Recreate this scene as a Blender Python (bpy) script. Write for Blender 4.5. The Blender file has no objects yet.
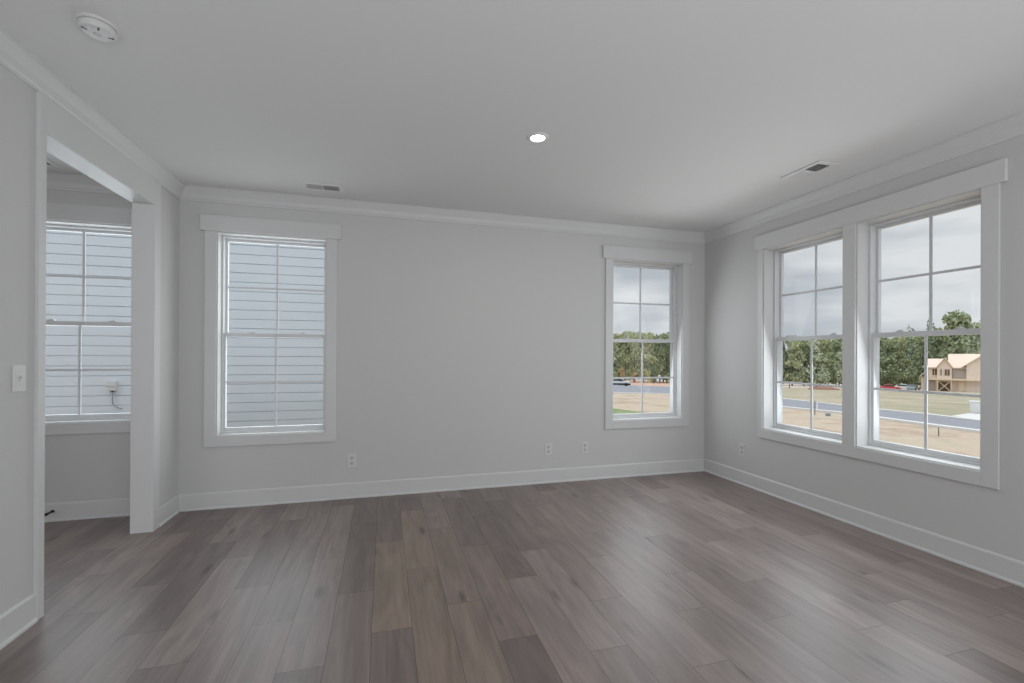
import bpy, bmesh, math, random
from math import sin, cos, pi, radians
from mathutils import Vector, Matrix

S = bpy.context.scene
COL = S.collection
R = random.Random(7)

# ------------------------------------------------------------------ camera
F_PX, CY, YAW = 451.92, 354.18, 0.2758
CAM = Vector((-3.577, -4.435, 1.329))
ROLL, PITCH = 0.0044, 0.0019
r0 = Vector((cos(YAW), -sin(YAW), 0)); h0 = Vector((sin(YAW), cos(YAW), 0)); u0 = Vector((0, 0, 1))
fwd = h0 * cos(PITCH) + u0 * sin(PITCH)
up0 = -h0 * sin(PITCH) + u0 * cos(PITCH)
rt = r0 * cos(ROLL) + up0 * sin(ROLL)
up = -r0 * sin(ROLL) + up0 * cos(ROLL)
cd = bpy.data.cameras.new('camera'); cam = bpy.data.objects.new('camera', cd); COL.objects.link(cam)
cd.sensor_width = 36; cd.sensor_fit = 'HORIZONTAL'; cd.lens = F_PX / 1024 * 36
cd.shift_y = (CY - 341.5) / 1024; cd.clip_start = 0.05; cd.clip_end = 2000
M = Matrix(((rt.x, up.x, -fwd.x), (rt.y, up.y, -fwd.y), (rt.z, up.z, -fwd.z))).to_4x4()
M.translation = CAM
cam.matrix_world = M
S.camera = cam

def ray(u, v):
    return rt * ((u - 512) / F_PX) - up * ((v - CY) / F_PX) + fwd
def floor_at(u, v, z=0.0):
    d = ray(u, v); t = (z - CAM.z) / d.z
    return CAM + d * t

# ------------------------------------------------------------------ world, exposure
S.view_settings.view_transform = 'Standard'; S.view_settings.look = 'None'
S.view_settings.exposure = 0.0; S.view_settings.gamma = 1.0; S.view_settings.use_curve_mapping = False

SKY_H, SKY_Z = 0.70, 2.2          # overcast sky: radiance near the horizon and overhead
world = bpy.data.worlds.new('overcast_sky'); S.world = world; world.use_nodes = True
nt = world.node_tree; nt.nodes.clear()
def N(t, nt_, **k):
    n = nt_.nodes.new(t)
    for a, b in k.items(): setattr(n, a, b)
    return n
wo = N('ShaderNodeOutputWorld', nt); bg = N('ShaderNodeBackground', nt)
tc = N('ShaderNodeTexCoord', nt); sep = N('ShaderNodeSeparateXYZ', nt)
nt.links.new(tc.outputs['Generated'], sep.inputs[0])
ramp = N('ShaderNodeMapRange', nt); ramp.inputs[1].default_value = 0.30; ramp.inputs[2].default_value = 0.9
ramp.inputs[3].default_value = SKY_H; ramp.inputs[4].default_value = SKY_Z
nt.links.new(sep.outputs[2], ramp.inputs[0])
mp = N('ShaderNodeMapping', nt); mp.inputs['Scale'].default_value = (3.0, 3.0, 11.0)
nt.links.new(tc.outputs['Generated'], mp.inputs[0])
cl = N('ShaderNodeTexNoise', nt); cl.inputs['Scale'].default_value = 1.3; cl.inputs['Detail'].default_value = 5
nt.links.new(mp.outputs[0], cl.inputs['Vector'])
cr = N('ShaderNodeValToRGB', nt)
cr.color_ramp.elements[0].position = 0.36; cr.color_ramp.elements[0].color = (0.70, 0.745, 0.82, 1)
cr.color_ramp.elements[1].position = 0.62; cr.color_ramp.elements[1].color = (1.10, 1.11, 1.15, 1)
nt.links.new(cl.outputs[0], cr.inputs[0]); nt.links.new(cr.outputs[0], bg.inputs[0])
nt.links.new(ramp.outputs[0], bg.inputs[1]); nt.links.new(bg.outputs[0], wo.inputs[0])

def area_light(name, loc, rot, sx, sy, power, color=(1, 1, 1), shape='RECTANGLE', spread=180):
    l = bpy.data.lights.new(name, 'AREA'); l.shape = shape; l.size = sx; l.size_y = sy
    l.energy = power; l.color = color; l.spread = radians(spread)
    o = bpy.data.objects.new(name, l); COL.objects.link(o); o.location = loc; o.rotation_euler = rot
    return o
# added fill lamps behind the camera, one facing forward, one lifting the ceiling
area_light('rear_fill', (-2.4, -7.4, 0.95), (radians(86), 0, 0), 5.0, 1.4, 60, (0.93, 0.97, 1.0))
area_light('rear_up_fill', (-2.6, -5.9, 0.5), (radians(180), 0, 0), 4.6, 2.6, 54, (0.93, 0.97, 1.0))
# daylight entering through the five panes' openings
DAY = (0.90, 0.955, 1.0)
for yc in (-1.2465, -2.1405): area_light('window_daylight', (0.070, yc, 1.5), (0, radians(74), 0), 1.56, 0.66, 7.4, DAY, spread=165)
area_light('window_daylight', (-0.749, 0.070, 1.5), (radians(-72), 0, 0), 0.70, 1.56, 7.2, DAY)
area_light('window_daylight', (-4.524, 0.215, 1.5), (radians(-90), 0, 0), 0.84, 1.70, 8.5, DAY)
area_light('window_daylight', (-5.985, 0.215, 1.57), (radians(-90), 0, 0), 0.84, 1.55, 8, DAY)
# unseen fill lamp added to brighten the room beyond the cased opening
area_light('side_room_fill', (-7.2, -3.6, 1.5), (radians(90), 0, 0), 2.6, 2.2, 13, (0.97, 0.98, 1.0))

# ------------------------------------------------------------------ helpers
def tag(o, label=None, cat=None, group=None, kind=None):
    if label: o['label'] = label
    if cat: o['category'] = cat
    if group: o['group'] = group
    if kind: o['kind'] = kind
    return o
def empty(name, loc=(0, 0, 0), rot=(0, 0, 0), label=None, cat=None, group=None, kind=None):
    o = bpy.data.objects.new(name, None); o.empty_display_size = 0.1
    COL.objects.link(o); o.location = loc; o.rotation_euler = rot
    return tag(o, label, cat, group, kind)
def obj(name, bm, mat, parent=None, smooth=False, bevel=0.0, seg=2):
    me = bpy.data.meshes.new(name)
    bmesh.ops.recalc_face_normals(bm, faces=bm.faces)
    bm.to_mesh(me); bm.free()
    mats = mat if isinstance(mat, (list, tuple)) else [mat]
    for m in mats: me.materials.append(m)
    if smooth:
        for p in me.polygons: p.use_smooth = True
    o = bpy.data.objects.new(name, me); COL.objects.link(o)
    if parent: o.parent = parent
    if bevel:
        b = o.modifiers.new('bevel', 'BEVEL'); b.width = bevel; b.segments = seg
        b.limit_method = 'ANGLE'; b.angle_limit = radians(40)
    return o
def box(bm, x0, x1, y0, y1, z0, z1, mi=0):
    v = [bm.verts.new((x, y, z)) for x in (x0, x1) for y in (y0, y1) for z in (z0, z1)]
    fs = []
    for f in ((0, 1, 3, 2), (4, 6, 7, 5), (0, 4, 5, 1), (2, 3, 7, 6), (0, 2, 6, 4), (1, 5, 7, 3)):
        q = bm.faces.new([v[i] for i in f]); q.material_index = mi; fs.append(q)
    return v
def B(*boxes):
    bm = bmesh.new()
    for b in boxes: box(bm, *b)
    return bm
def lathe(profile, n=32, axis='z'):
    bm = bmesh.new(); rings = []
    for (r, z) in profile:
        if r < 1e-6: rings.append([bm.verts.new((0, 0, z))])
        else: rings.append([bm.verts.new((r * cos(2 * pi * i / n), r * sin(2 * pi * i / n), z)) for i in range(n)])
    for a, b in zip(rings, rings[1:]):
        for i in range(n):
            j = (i + 1) % n
            if len(a) == 1 and len(b) == 1: continue
            if len(a) == 1: bm.faces.new((a[0], b[i], b[j]))
            elif len(b) == 1: bm.faces.new((a[i], a[j], b[0]))
            else: bm.faces.new((a[i], a[j], b[j], b[i]))
    return bm
def tube(bm, pts, r, n=8, cap=True):
    pts = [Vector(p) for p in pts]; rings = []
    for i, p in enumerate(pts):
        t = (pts[min(i + 1, len(pts) - 1)] - pts[max(i - 1, 0)]).normalized()
        a = t.cross(Vector((0, 0, 1)) if abs(t.z) < 0.9 else Vector((1, 0, 0))).normalized(); b = t.cross(a)
        rr = r[i] if isinstance(r, (list, tuple)) else r
        rings.append([bm.verts.new(p + (a * cos(2 * pi * k / n) + b * sin(2 * pi * k / n)) * rr) for k in range(n)])
    for a, b in zip(rings, rings[1:]):
        for k in range(n): bm.faces.new((a[k], a[(k + 1) % n], b[(k + 1) % n], b[k]))
    if cap: bm.faces.new(rings[0]); bm.faces.new(list(reversed(rings[-1])))
    return bm
def prism(bm, poly, p0, p1, ex, ez, mi=0):
    """poly of (a, b) extruded from p0 to p1; a along ex, b along ez"""
    A = [bm.verts.new(Vector(p0) + ex * a + ez * b) for a, b in poly]
    Bv = [bm.verts.new(Vector(p1) + ex * a + ez * b) for a, b in poly]
    n = len(poly)
    for i in range(n):
        f = bm.faces.new((A[i], A[(i + 1) % n], Bv[(i + 1) % n], Bv[i])); f.material_index = mi
    f = bm.faces.new(list(reversed(A))); f.material_index = mi
    f = bm.faces.new(Bv); f.material_index = mi
    return bm

# ------------------------------------------------------------------ materials
def pmat(name, col, rough=0.6, spec=0.5, metallic=0.0, noise=0.0, nscale=8.0, bump=0.0, bscale=200.0):
    m = bpy.data.materials.new(name); m.use_nodes = True
    t = m.node_tree; p = t.nodes['Principled BSDF']
    p.inputs['Roughness'].default_value = rough; p.inputs['Metallic'].default_value = metallic
    p.inputs['Specular IOR Level'].default_value = spec
    tcn = N('ShaderNodeTexCoord', t)
    if noise:
        nz = N('ShaderNodeTexNoise', t); nz.inputs['Scale'].default_value = nscale; nz.inputs['Detail'].default_value = 4
        t.links.new(tcn.outputs['Object'], nz.inputs['Vector'])
        mx = N('ShaderNodeMixRGB', t)
        mx.inputs[1].default_value = tuple(c * (1 - noise) for c in col) + (1,)
        mx.inputs[2].default_value = tuple(min(1, c * (1 + noise)) for c in col) + (1,)
        t.links.new(nz.outputs[0], mx.inputs[0]); t.links.new(mx.outputs[0], p.inputs['Base Color'])
    else:
        p.inputs['Base Color'].default_value = tuple(col) + (1,)
    if bump:
        nb = N('ShaderNodeTexNoise', t); nb.inputs['Scale'].default_value = bscale; nb.inputs['Detail'].default_value = 2
        t.links.new(tcn.outputs['Object'], nb.inputs['Vector'])
        bp = N('ShaderNodeBump', t); bp.inputs['Strength'].default_value = bump; bp.inputs['Distance'].default_value = 0.002
        t.links.new(nb.outputs[0], bp.inputs['Height']); t.links.new(bp.outputs[0], p.inputs['Normal'])
    return m
M_WALL = pmat('wall_paint', (0.61, 0.607, 0.601), 0.75, 0.25, noise=0.012, nscale=1.2, bump=0.06, bscale=350)
M_CEIL = pmat('ceiling_paint', (0.76, 0.76, 0.755), 0.9, 0.15, noise=0.01, nscale=1.0)
M_TRIM = pmat('trim_paint', (0.655, 0.655, 0.652), 0.38, 0.4, noise=0.01, nscale=3)
M_VINYL = pmat('white_vinyl', (0.68, 0.69, 0.70), 0.35, 0.4, noise=0.008, nscale=4)
M_PLATE = pmat('white_plastic', (0.67, 0.67, 0.665), 0.35, 0.4, noise=0.008, nscale=20)
M_PLATE2 = pmat('white_plastic_inset', (0.56, 0.56, 0.555), 0.4, 0.4, noise=0.01, nscale=20)
M_DARK = pmat('dark_slot', (0.02, 0.02, 0.02), 0.7, 0.2, noise=0.1, nscale=30)
M_FIT = pmat('white_ceiling_fitting', (0.76, 0.76, 0.755), 0.6, 0.3, noise=0.01)
M_RUBBER = pmat('black_rubber', (0.012, 0.012, 0.012), 0.5, 0.4, noise=0.1, nscale=30)
M_DUCT = pmat('duct_grey', (0.10, 0.105, 0.11), 0.7, 0.3, noise=0.1, nscale=10)
M_SUB = pmat('subfloor', (0.035, 0.03, 0.028), 0.9, 0.1, noise=0.1)

def glass_mat():
    m = bpy.data.materials.new('window_glass'); m.use_nodes = True
    t = m.node_tree; t.nodes.clear()
    o = N('ShaderNodeOutputMaterial', t); mx = N('ShaderNodeMixShader', t)
    tr = N('ShaderNodeBsdfTransparent', t); tr.inputs[0].default_value = (0.97, 0.985, 0.98, 1)
    gl = N('ShaderNodeBsdfGlossy', t); gl.inputs['Roughness'].default_value = 0.01
    lw = N('ShaderNodeLayerWeight', t); lw.inputs[0].default_value = 0.5
    pw = N('ShaderNodeMath', t, operation='POWER'); pw.inputs[1].default_value = 5.0; t.links.new(lw.outputs['Facing'], pw.inputs[0])
    fr = N('ShaderNodeMath', t, operation='MULTIPLY_ADD'); fr.inputs[1].default_value = 0.5; fr.inputs[2].default_value = 0.012
    t.links.new(pw.outputs[0], fr.inputs[0])
    t.links.new(fr.outputs[0], mx.inputs[0]); t.links.new(tr.outputs[0], mx.inputs[1])
    t.links.new(gl.outputs[0], mx.inputs[2]); t.links.new(mx.outputs[0], o.inputs[0])
    return m
M_GLASS = glass_mat()

def floor_mat():
    m = bpy.data.materials.new('grey_oak_planks'); m.use_nodes = True
    t = m.node_tree; p = t.nodes['Principled BSDF']; L = t.links.new
    at = N('ShaderNodeAttribute', t); at.attribute_name = 'plank'
    sp = N('ShaderNodeSeparateColor', t); L(at.outputs['Color'], sp.inputs[0])
    tcn = N('ShaderNodeTexCoord', t)
    off = N('ShaderNodeCombineXYZ', t)
    mul = N('ShaderNodeMath', t, operation='MULTIPLY'); mul.inputs[1].default_value = 37.0
    L(sp.outputs[2], mul.inputs[0]); L(mul.outputs[0], off.inputs[0]); L(mul.outputs[0], off.inputs[1]); L(mul.outputs[0], off.inputs[2])
    add = N('ShaderNodeVectorMath', t, operation='ADD'); L(tcn.outputs['Object'], add.inputs[0]); L(off.outputs[0], add.inputs[1])
    mp1 = N('ShaderNodeMapping', t); mp1.inputs['Scale'].default_value = (42, 2.6, 1); L(add.outputs[0], mp1.inputs[0])
    n1 = N('ShaderNodeTexNoise', t); n1.inputs['Scale'].default_value = 1; n1.inputs['Detail'].default_value = 6; n1.inputs['Distortion'].default_value = 0.7
    L(mp1.outputs[0], n1.inputs['Vector'])
    mp2 = N('ShaderNodeMapping', t); mp2.inputs['Scale'].default_value = (9, 1.6, 1); L(add.outputs[0], mp2.inputs[0])
    n2 = N('ShaderNodeTexNoise', t); n2.inputs['Scale'].default_value = 1; n2.inputs['Detail'].default_value = 3; n2.inputs['Distortion'].default_value = 1.2
    L(mp2.outputs[0], n2.inputs['Vector'])
    # cathedral grain rings
    wv = N('ShaderNodeTexWave', t); wv.wave_type = 'BANDS'; wv.bands_direction = 'X'
    wv.inputs['Scale'].default_value = 9; wv.inputs['Distortion'].default_value = 7; wv.inputs['Detail'].default_value = 2; wv.inputs['Detail Scale'].default_value = 0.6
    mp3 = N('ShaderNodeMapping', t); mp3.inputs['Scale'].default_value = (1.6, 0.16, 1); L(add.outputs[0], mp3.inputs[0]); L(mp3.outputs[0], wv.inputs['Vector'])
    # knots
    mp4 = N('ShaderNodeMapping', t); mp4.inputs['Scale'].default_value = (7.5, 2.2, 1); L(add.outputs[0], mp4.inputs[0])
    vo = N('ShaderNodeTexVoronoi', t); vo.inputs['Scale'].default_value = 1.0; L(mp4.outputs[0], vo.inputs['Vector'])
    kn = N('ShaderNodeMapRange', t); kn.inputs[1].default_value = 0.02; kn.inputs[2].default_value = 0.22; kn.inputs[3].default_value = 1; kn.inputs[4].default_value = 0
    L(vo.outputs['Distance'], kn.inputs[0])
    vs = N('ShaderNodeSeparateColor', t); L(vo.outputs['Color'], vs.inputs[0])
    ks = N('ShaderNodeMath', t, operation='GREATER_THAN'); ks.inputs[1].default_value = 0.62; L(vs.outputs[0], ks.inputs[0])
    kk = N('ShaderNodeMath', t, operation='MULTIPLY'); L(kn.outputs[0], kk.inputs[0]); L(ks.outputs[0], kk.inputs[1])
    # base colour by plank tone (red) and hue (green)
    rg = N('ShaderNodeMixRGB', t); rg.inputs[1].default_value = (0.155, 0.120, 0.112, 1); rg.inputs[2].default_value = (0.330, 0.266, 0.250, 1)
    L(sp.outputs[0], rg.inputs[0])
    rb = N('ShaderNodeMixRGB', t); rb.inputs[1].default_value = (0.170, 0.124, 0.094, 1); rb.inputs[2].default_value = (0.325, 0.246, 0.188, 1)
    L(sp.outputs[0], rb.inputs[0])
    hb = N('ShaderNodeMixRGB', t); L(sp.outputs[1], hb.inputs[0]); L(rg.outputs[0], hb.inputs[1]); L(rb.outputs[0], hb.inputs[2])
    # grain factor
    def mr(src, a, b, lo, hi):
        q = N('ShaderNodeMapRange', t); q.inputs[1].default_value = lo; q.inputs[2].default_value = hi
        q.inputs[3].default_value = a; q.inputs[4].default_value = b; L(src, q.inputs[0]); return q.outputs[0]
    def mm(a, b):
        q = N('ShaderNodeMath', t, operation='MULTIPLY'); L(a, q.inputs[0]); L(b, q.inputs[1]); return q.outputs[0]
    g = mm(mr(n1.outputs[0], 0.86, 1.12, 0.3, 0.7), mr(n2.outputs[0], 0.74, 1.14, 0.3, 0.7))
    g = mm(g, mr(wv.outputs[0], 0.98, 1.02, 0, 1))
    g = mm(g, mr(kk.outputs[0], 1.0, 0.45, 0, 1))
    vm = N('ShaderNodeVectorMath', t, operation='SCALE'); L(hb.outputs[0], vm.inputs[0]); L(g, vm.inputs['Scale'])
    L(vm.outputs[0], p.inputs['Base Color'])
    L(mr(n2.outputs[0], 0.36, 0.41, 0.3, 0.7), p.inputs['Roughness'])
    p.inputs['Specular IOR Level'].default_value = 0.75
    bp = N('ShaderNodeBump', t); bp.inputs['Strength'].default_value = 0.05; bp.inputs['Distance'].default_value = 0.002
    L(n1.outputs[0], bp.inputs['Height']); L(bp.outputs[0], p.inputs['Normal'])
    return m
M_FLOOR = floor_mat()

# ------------------------------------------------------------------ room shell
W, H, T = 5.244, 2.74, 0.19
YR = -7.6                                   # far end of the open plan behind the camera
LX0 = -8.6                                  # far side of the side room
SILL, HEAD, SILL3 = 0.618, 2.380, 0.770
OPEN = (-1.600, -0.456, 2.452)               # cased opening in the left wall
WIN = [  # wall, opening start, opening end
    ('back', -4.965, -4.083), ('back', -1.189, -0.309), ('back', -6.425, -5.545)]

def wall_pieces(a0, a1, holes, z0, z1, sill, head):
    out = []; a = a0
    for h0_, h1_ in sorted(holes):
        out.append((a, h0_, z0, z1)); out.append((h0_, h1_, z0, SILL3 if h0_ < -5.5 else sill)); out.append((h0_, h1_, head, z1)); a = h1_
    out.append((a, a1, z0, z1)); return out

bm = bmesh.new()
for a, b, z0, z1 in wall_pieces(LX0, T, [(w[1], w[2]) for w in WIN], -0.3, H + 0.25, SILL, HEAD): box(bm, a, b, 0, T, z0, z1)
tag(obj('wall_back', bm, M_WALL), 'pale grey far wall holding two tall white windows', 'wall', kind='structure')
RH = [(-2.531, -1.750), (-1.650, -0.843)]
bm = bmesh.new()
for a, b, z0, z1 in wall_pieces(YR, 0, RH, -0.3, H + 0.25, SILL, HEAD): box(bm, 0, T, a, b, z0, z1)
tag(obj('wall_right', bm, M_WALL), 'pale grey right wall holding the double window', 'wall', kind='structure')
WT = 0.124
bm = B((-W - WT, -W, YR, OPEN[0], 0, H), (-W - WT, -W, OPEN[1], 0, 0, H), (-W - WT, -W, OPEN[0], OPEN[1], OPEN[2], H))
tag(obj('wall_left', bm, M_WALL), 'pale grey left wall broken by the white cased opening', 'wall', kind='structure')
bm = B((LX0 - 0.15, LX0, -4.0, T, -0.3, H))
tag(obj('wall_far_left', bm, M_WALL), 'grey far wall of the side room beyond the cased opening', 'wall', kind='structure')
tag(obj('ceiling', B((LX0 - 0.15, T, YR, T, H, H + 0.25)), M_CEIL), 'smooth pale grey ceiling', 'ceiling', kind='structure')

# floor: planks 0.189 wide running towards the back wall
bm = bmesh.new(); lay = bm.loops.layers.float_color.new('plank')
PW, PX0, PL = 0.189, -3.061, 1.075
JOINT = {-13: -.74, -12: -1.15, -11: -1.62, -10: -1.38, -9: -1.89, -8: -2.18, -7: -1.55, -6: -1.96, -5: -2.36, -4: -1.77, -3: -2.18,
         -2: -1.57, -1: -2.03, 0: -2.40, 1: -1.85, 2: -2.58, 3: -2.20, 4: -2.79, 5: -2.41, 6: -2.05, 7: -2.59, 8: -2.25, 9: -2.78,
         10: -1.95, 11: -2.64, 12: -2.37, 13: -1.8, 14: -2.3, 15: -2.7, 16: -2.1}
TONES = [  # a point on the plank, its tone, its brownness
    ((404, 600), .62, .85), ((425, 545), .62, .75), ((440, 640), .50, .75), ((455, 560), .50, .55), ((485, 650), .46, .60), ((480, 590), .42, .35),
    ((370, 560), .16, .1), ((395, 655), .16, .1), ((393, 520), .22, .15), ((356, 655), .38, .1), ((545, 665), .08, .1), ((512, 545), .12, .1),
    ((468, 520), .26, .1), ((540, 630), .62, .05), ((535, 515), .42, .15), ((330, 620), .60, .1), ((308, 650), .60, .1), ((275, 660), .55, .1),
    ((290, 600), .55, .1), ((240, 630), .30, .05), ((230, 570), .78, .05), ((165, 600), .22, .05), ((115, 655), .35, .05),
    ((180, 560), .72, .05), ((140, 650), .60, .05), ((120, 600), .65, .05), ((40, 660), .25, .05), ((60, 620), .35, .1), ((205, 545), .22, .05),
    ((265, 540), .45, .1), ((300, 540), .40, .1), ((330, 520), .60, .1), ((640, 665), .55, 0), ((590, 620), .70, 0), ((660, 620), .7, 0),
    ((320, 678), .2, .1), ((205, 665), .55, .05), ((170, 680), .35, .05), ((290, 500), .75, .1)]
over = {}
def plank_key(x, y):
    k = math.floor((x - PX0) / PW); j = JOINT.get(k, -1.9); return k, math.floor((y - j) / PL)
for (q, tone, hue) in TONES:
    p = floor_at(*q); over[plank_key(p.x, p.y)] = (tone, hue)
g = 0.0006
rng = random.Random(3)
for k in range(math.floor((LX0 - PX0) / PW), math.ceil((0.0 - PX0) / PW)):
    if k not in JOINT: JOINT[k] = -2.0 + rng.uniform(-.5, .5)
    x0, x1 = max(LX0, PX0 + k * PW), min(0.0, PX0 + (k + 1) * PW)
    for i in range(-7, 4):
        y0, y1 = max(YR, JOINT[k] + i * PL), min(0.0, JOINT[k] + (i + 1) * PL)
        tone, hue = rng.choice([.25, .4, .5, .55, .62, .7]), rng.choice([0, .05, .1, .15])
        if (k, i) in over: tone, hue = over[(k, i)]
        rnd = rng.random()
        if y1 - y0 < .01 or x1 - x0 < .005: continue
        f = bm.faces.new([bm.verts.new(c) for c in ((x0 + g, y0 + g, 0), (x1 - g, y0 + g, 0), (x1 - g, y1 - g, 0), (x0 + g, y1 - g, 0))])
        for l in f.loops: l[lay] = (tone, hue, rnd, 1)
n_pl = len(bm.faces)
box(bm, LX0 - 0.15, T, YR, T, -0.3, -0.0015, 1)
tag(obj('floor', bm, [M_FLOOR, M_SUB]), 'grey brown oak plank floor', 'floor', kind='structure')

# ---- baseboards with shoe moulding
BB, BT = 0.142, 0.014
def board_poly(h=BB, t=BT):
    return [(0, 0), (t + 0.010, 0), (t + 0.010, 0.010), (t + 0.006, 0.016), (t, 0.019), (t, h - 0.012), (t - 0.005, h - 0.003), (t - 0.008, h), (0, h)]
Z = Vector((0, 0, 1))
def baseboard(name, segs, label):
    bm = bmesh.new()
    for p0, p1, ex in segs: prism(bm, board_poly(), p0, p1, Vector(ex), Z)
    return tag(obj(name, bm, M_TRIM), label, 'baseboard', kind='structure')
CW = 0.083
baseboard('baseboard_back', [((-W, 0, 0), (0, 0, 0), (0, -1, 0))], 'white baseboard along the far wall')
baseboard('baseboard_right', [((0, YR, 0), (0, -0.0, 0), (-1, 0, 0))], 'white baseboard along the right wall')
baseboard('baseboard_left', [((-W, YR, 0), (-W, OPEN[0] - 0.039, 0), (1, 0, 0)), ((-W, OPEN[1] + CW, 0), (-W, 0, 0), (1, 0, 0))], 'white baseboard along the left wall')
baseboard('baseboard_side', [((LX0, 0, 0), (-W - WT, 0, 0), (0, -1, 0))], 'white baseboard in the side room')

# ---- crown moulding: drop and projection
def crown_poly(d=0.1135, c=0.062):
    return [(0, 0), (0, -d), (0.010, -d), (0.012, -d + 0.014), (0.018, -d + 0.020), (c * 0.45, -d * 0.55), (c * 0.72, -d * 0.30), (c - 0.008, -0.018), (c - 0.006, -0.012), (c, -0.010), (c, 0)]
def crown(name, segs, label):
    bm = bmesh.new()
    for p0, p1, ex in segs: prism(bm, crown_poly(), p0, p1, Vector(ex), Z)
    return tag(obj(name, bm, M_TRIM), label, 'crown moulding', kind='structure')
crown('trim_1', [((-W, 0, H), (0, 0, H), (0, -1, 0))], 'white crown moulding over the far wall')
crown('trim_2', [((0, YR, H), (0, 0, H), (-1, 0, 0))], 'white crown moulding over the right wall')
crown('trim_3', [((-W, YR, H), (-W, 0, H), (1, 0, 0))], 'white crown moulding over the left wall')
crown('trim_4', [((LX0, 0, H), (-W - WT, 0, H), (0, -1, 0))], 'white crown moulding in the side room')

# ---- cased opening in the left wall
t = 0.018
op = tag(empty('trim_5', (-W, 0, 0)), 'white casing lining the wide opening in the left wall', 'cased opening', kind='structure')
obj('casing', B((0, t, OPEN[0] - 0.039, OPEN[0] + 0.010, 0, H - 0.1135), (0, t, OPEN[1] - 0.010, OPEN[1] + CW, 0, H - 0.1135), (0, t, OPEN[0] + 0.010, OPEN[1] - 0.010, OPEN[2] - 0.010, H - 0.1135)), M_TRIM, op, bevel=0.0015)
jt = 0.012
obj('jamb', B((-WT - 0.004, t - 0.006, OPEN[0], OPEN[0] + jt, 0, OPEN[2]), (-WT - 0.004, t - 0.006, OPEN[1] - jt, OPEN[1], 0, OPEN[2]), (-WT - 0.004, t - 0.006, OPEN[0], OPEN[1], OPEN[2] - jt, OPEN[2])), M_TRIM, op, bevel=0.001)

# ------------------------------------------------------------------ windows
def wbox(bm, a0, a1, n0, n1, z0, z1): box(bm, a0, a1, n0, n1, z0, z1)   # local: x along the wall, +y outwards
def frame_ring(bm, a0, a1, z0, z1, n0, n1, w, wt=None, wb=None):
    wt = wt or w; wb = wb or w
    box(bm, a0, a0 + w, n0, n1, z0, z1); box(bm, a1 - w, a1, n0, n1, z0, z1)
    box(bm, a0 + w, a1 - w, n0, n1, z1 - wt, z1); box(bm, a0 + w, a1 - w, n0, n1, z0, z0 + wb)
MEET = 1.497
def sash_unit(parent, a0, a1, SILL=SILL, MEET=MEET, dn=0.0):
    """jamb lining, vinyl frame, two sashes with grilles and panes inside one opening"""
    bm = bmesh.new(); j = 0.010
    frame_ring(bm, a0, a1, SILL, HEAD, -0.004, 0.185 + dn, j)
    obj('jamb', bm, M_TRIM, parent, bevel=0.001)
    b0, b1, z0, z1 = a0 + j, a1 - j, SILL + j, HEAD - j
    bm = bmesh.new(); frame_ring(bm, b0, b1, z0, z1, 0.085 + dn, 0.186 + dn, 0.014, 0.014, 0.014)
    obj('window_frame', bm, M_VINYL, parent, bevel=0.002)
    c0, c1, y0, y1 = b0 + 0.007, b1 - 0.007, z0 + 0.008, z1 - 0.007
    for nm, q0, q1, n0, rb, rtp in (('upper_sash', MEET - 0.018, y1, 0.145, 0.034, 0.028), ('lower_sash', y0, MEET + 0.018, 0.098, 0.038, 0.036)):
        n0 += dn
        bm = bmesh.new(); frame_ring(bm, c0, c1, q0, q1, n0, n0 + 0.034, 0.024, rtp, rb)
        s = obj(nm, bm, M_VINYL, parent, bevel=0.003)
        p0, p1, pz0, pz1 = c0 + 0.020, c1 - 0.020, q0 + rb - 0.004, q1 - rtp + 0.004
        obj('pane', B((p0, p1, n0 + 0.016, n0 + 0.019, pz0, pz1)), M_GLASS, s)
        mx, mz = (p0 + p1) / 2, (q0 + rb + q1 - rtp) / 2
        obj('grille', B((mx - 0.009, mx + 0.009, n0 + 0.008, n0 + 0.0155, pz0, pz1), (p0, mx - 0.009, n0 + 0.008, n0 + 0.0155, mz - 0.009, mz + 0.009), (mx + 0.009, p1, n0 + 0.008, n0 + 0.0155, mz - 0.009, mz + 0.009)), M_VINYL, s)
        if nm == 'lower_sash':
            for f in (0.27, 0.76):
                x = c0 + (c1 - c0) * f
                bm = B((x - 0.026, x + 0.026, n0 + 0.004, n0 + 0.030, q1, q1 + 0.007), (x - 0.012, x + 0.020, n0 + 0.006, n0 + 0.022, q1 + 0.007, q1 + 0.016))
                obj('sash_lock', bm, M_VINYL, s, bevel=0.003)
LEG, HDR, OVR = 0.087, 0.136, 0.034
def window(name, loc, rotz, opens, label, legs=None, SILL=SILL, MEET=MEET, dn=0.0):
    w = tag(empty(name, loc, (0, 0, rotz)), label, 'window', kind='structure')
    a0, a1 = min(o[0] for o in opens), max(o[1] for o in opens)
    la, lb = legs or (LEG, LEG)
    bm = B((a0 - la, a0, -0.018, 0, SILL - LEG, HEAD), (a1, a1 + lb, -0.018, 0, SILL - LEG, HEAD), (a0, a1, -0.018, 0, SILL - LEG, SILL))
    so = sorted(opens)
    for (p, q) in zip(so, so[1:]): box(bm, p[1], q[0], -0.018, 0, SILL, HEAD)
    obj('casing', bm, M_TRIM, w, bevel=0.0015)
    obj('head_casing', B((a0 - la - OVR, a1 + lb + OVR, -0.026, 0, HEAD, HEAD + HDR)), M_TRIM, w, bevel=0.0015)
    for o in so: sash_unit(w, *o, SILL, MEET, dn)
    return w
window('window_1', (0, 0, 0), 0, [WIN[0][1:]], 'tall white window in the far wall looking onto white lap siding')
window('window_2', (0, 0, 0), 0, [WIN[1][1:]], 'white window in the far wall beside the corner looking onto the road and woods')
window('window_3', (0, 0, 0), 0, [WIN[2][1:]], 'white window of the side room seen through the cased opening', SILL=SILL3, MEET=MEET + (SILL3 - SILL) / 2)
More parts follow.
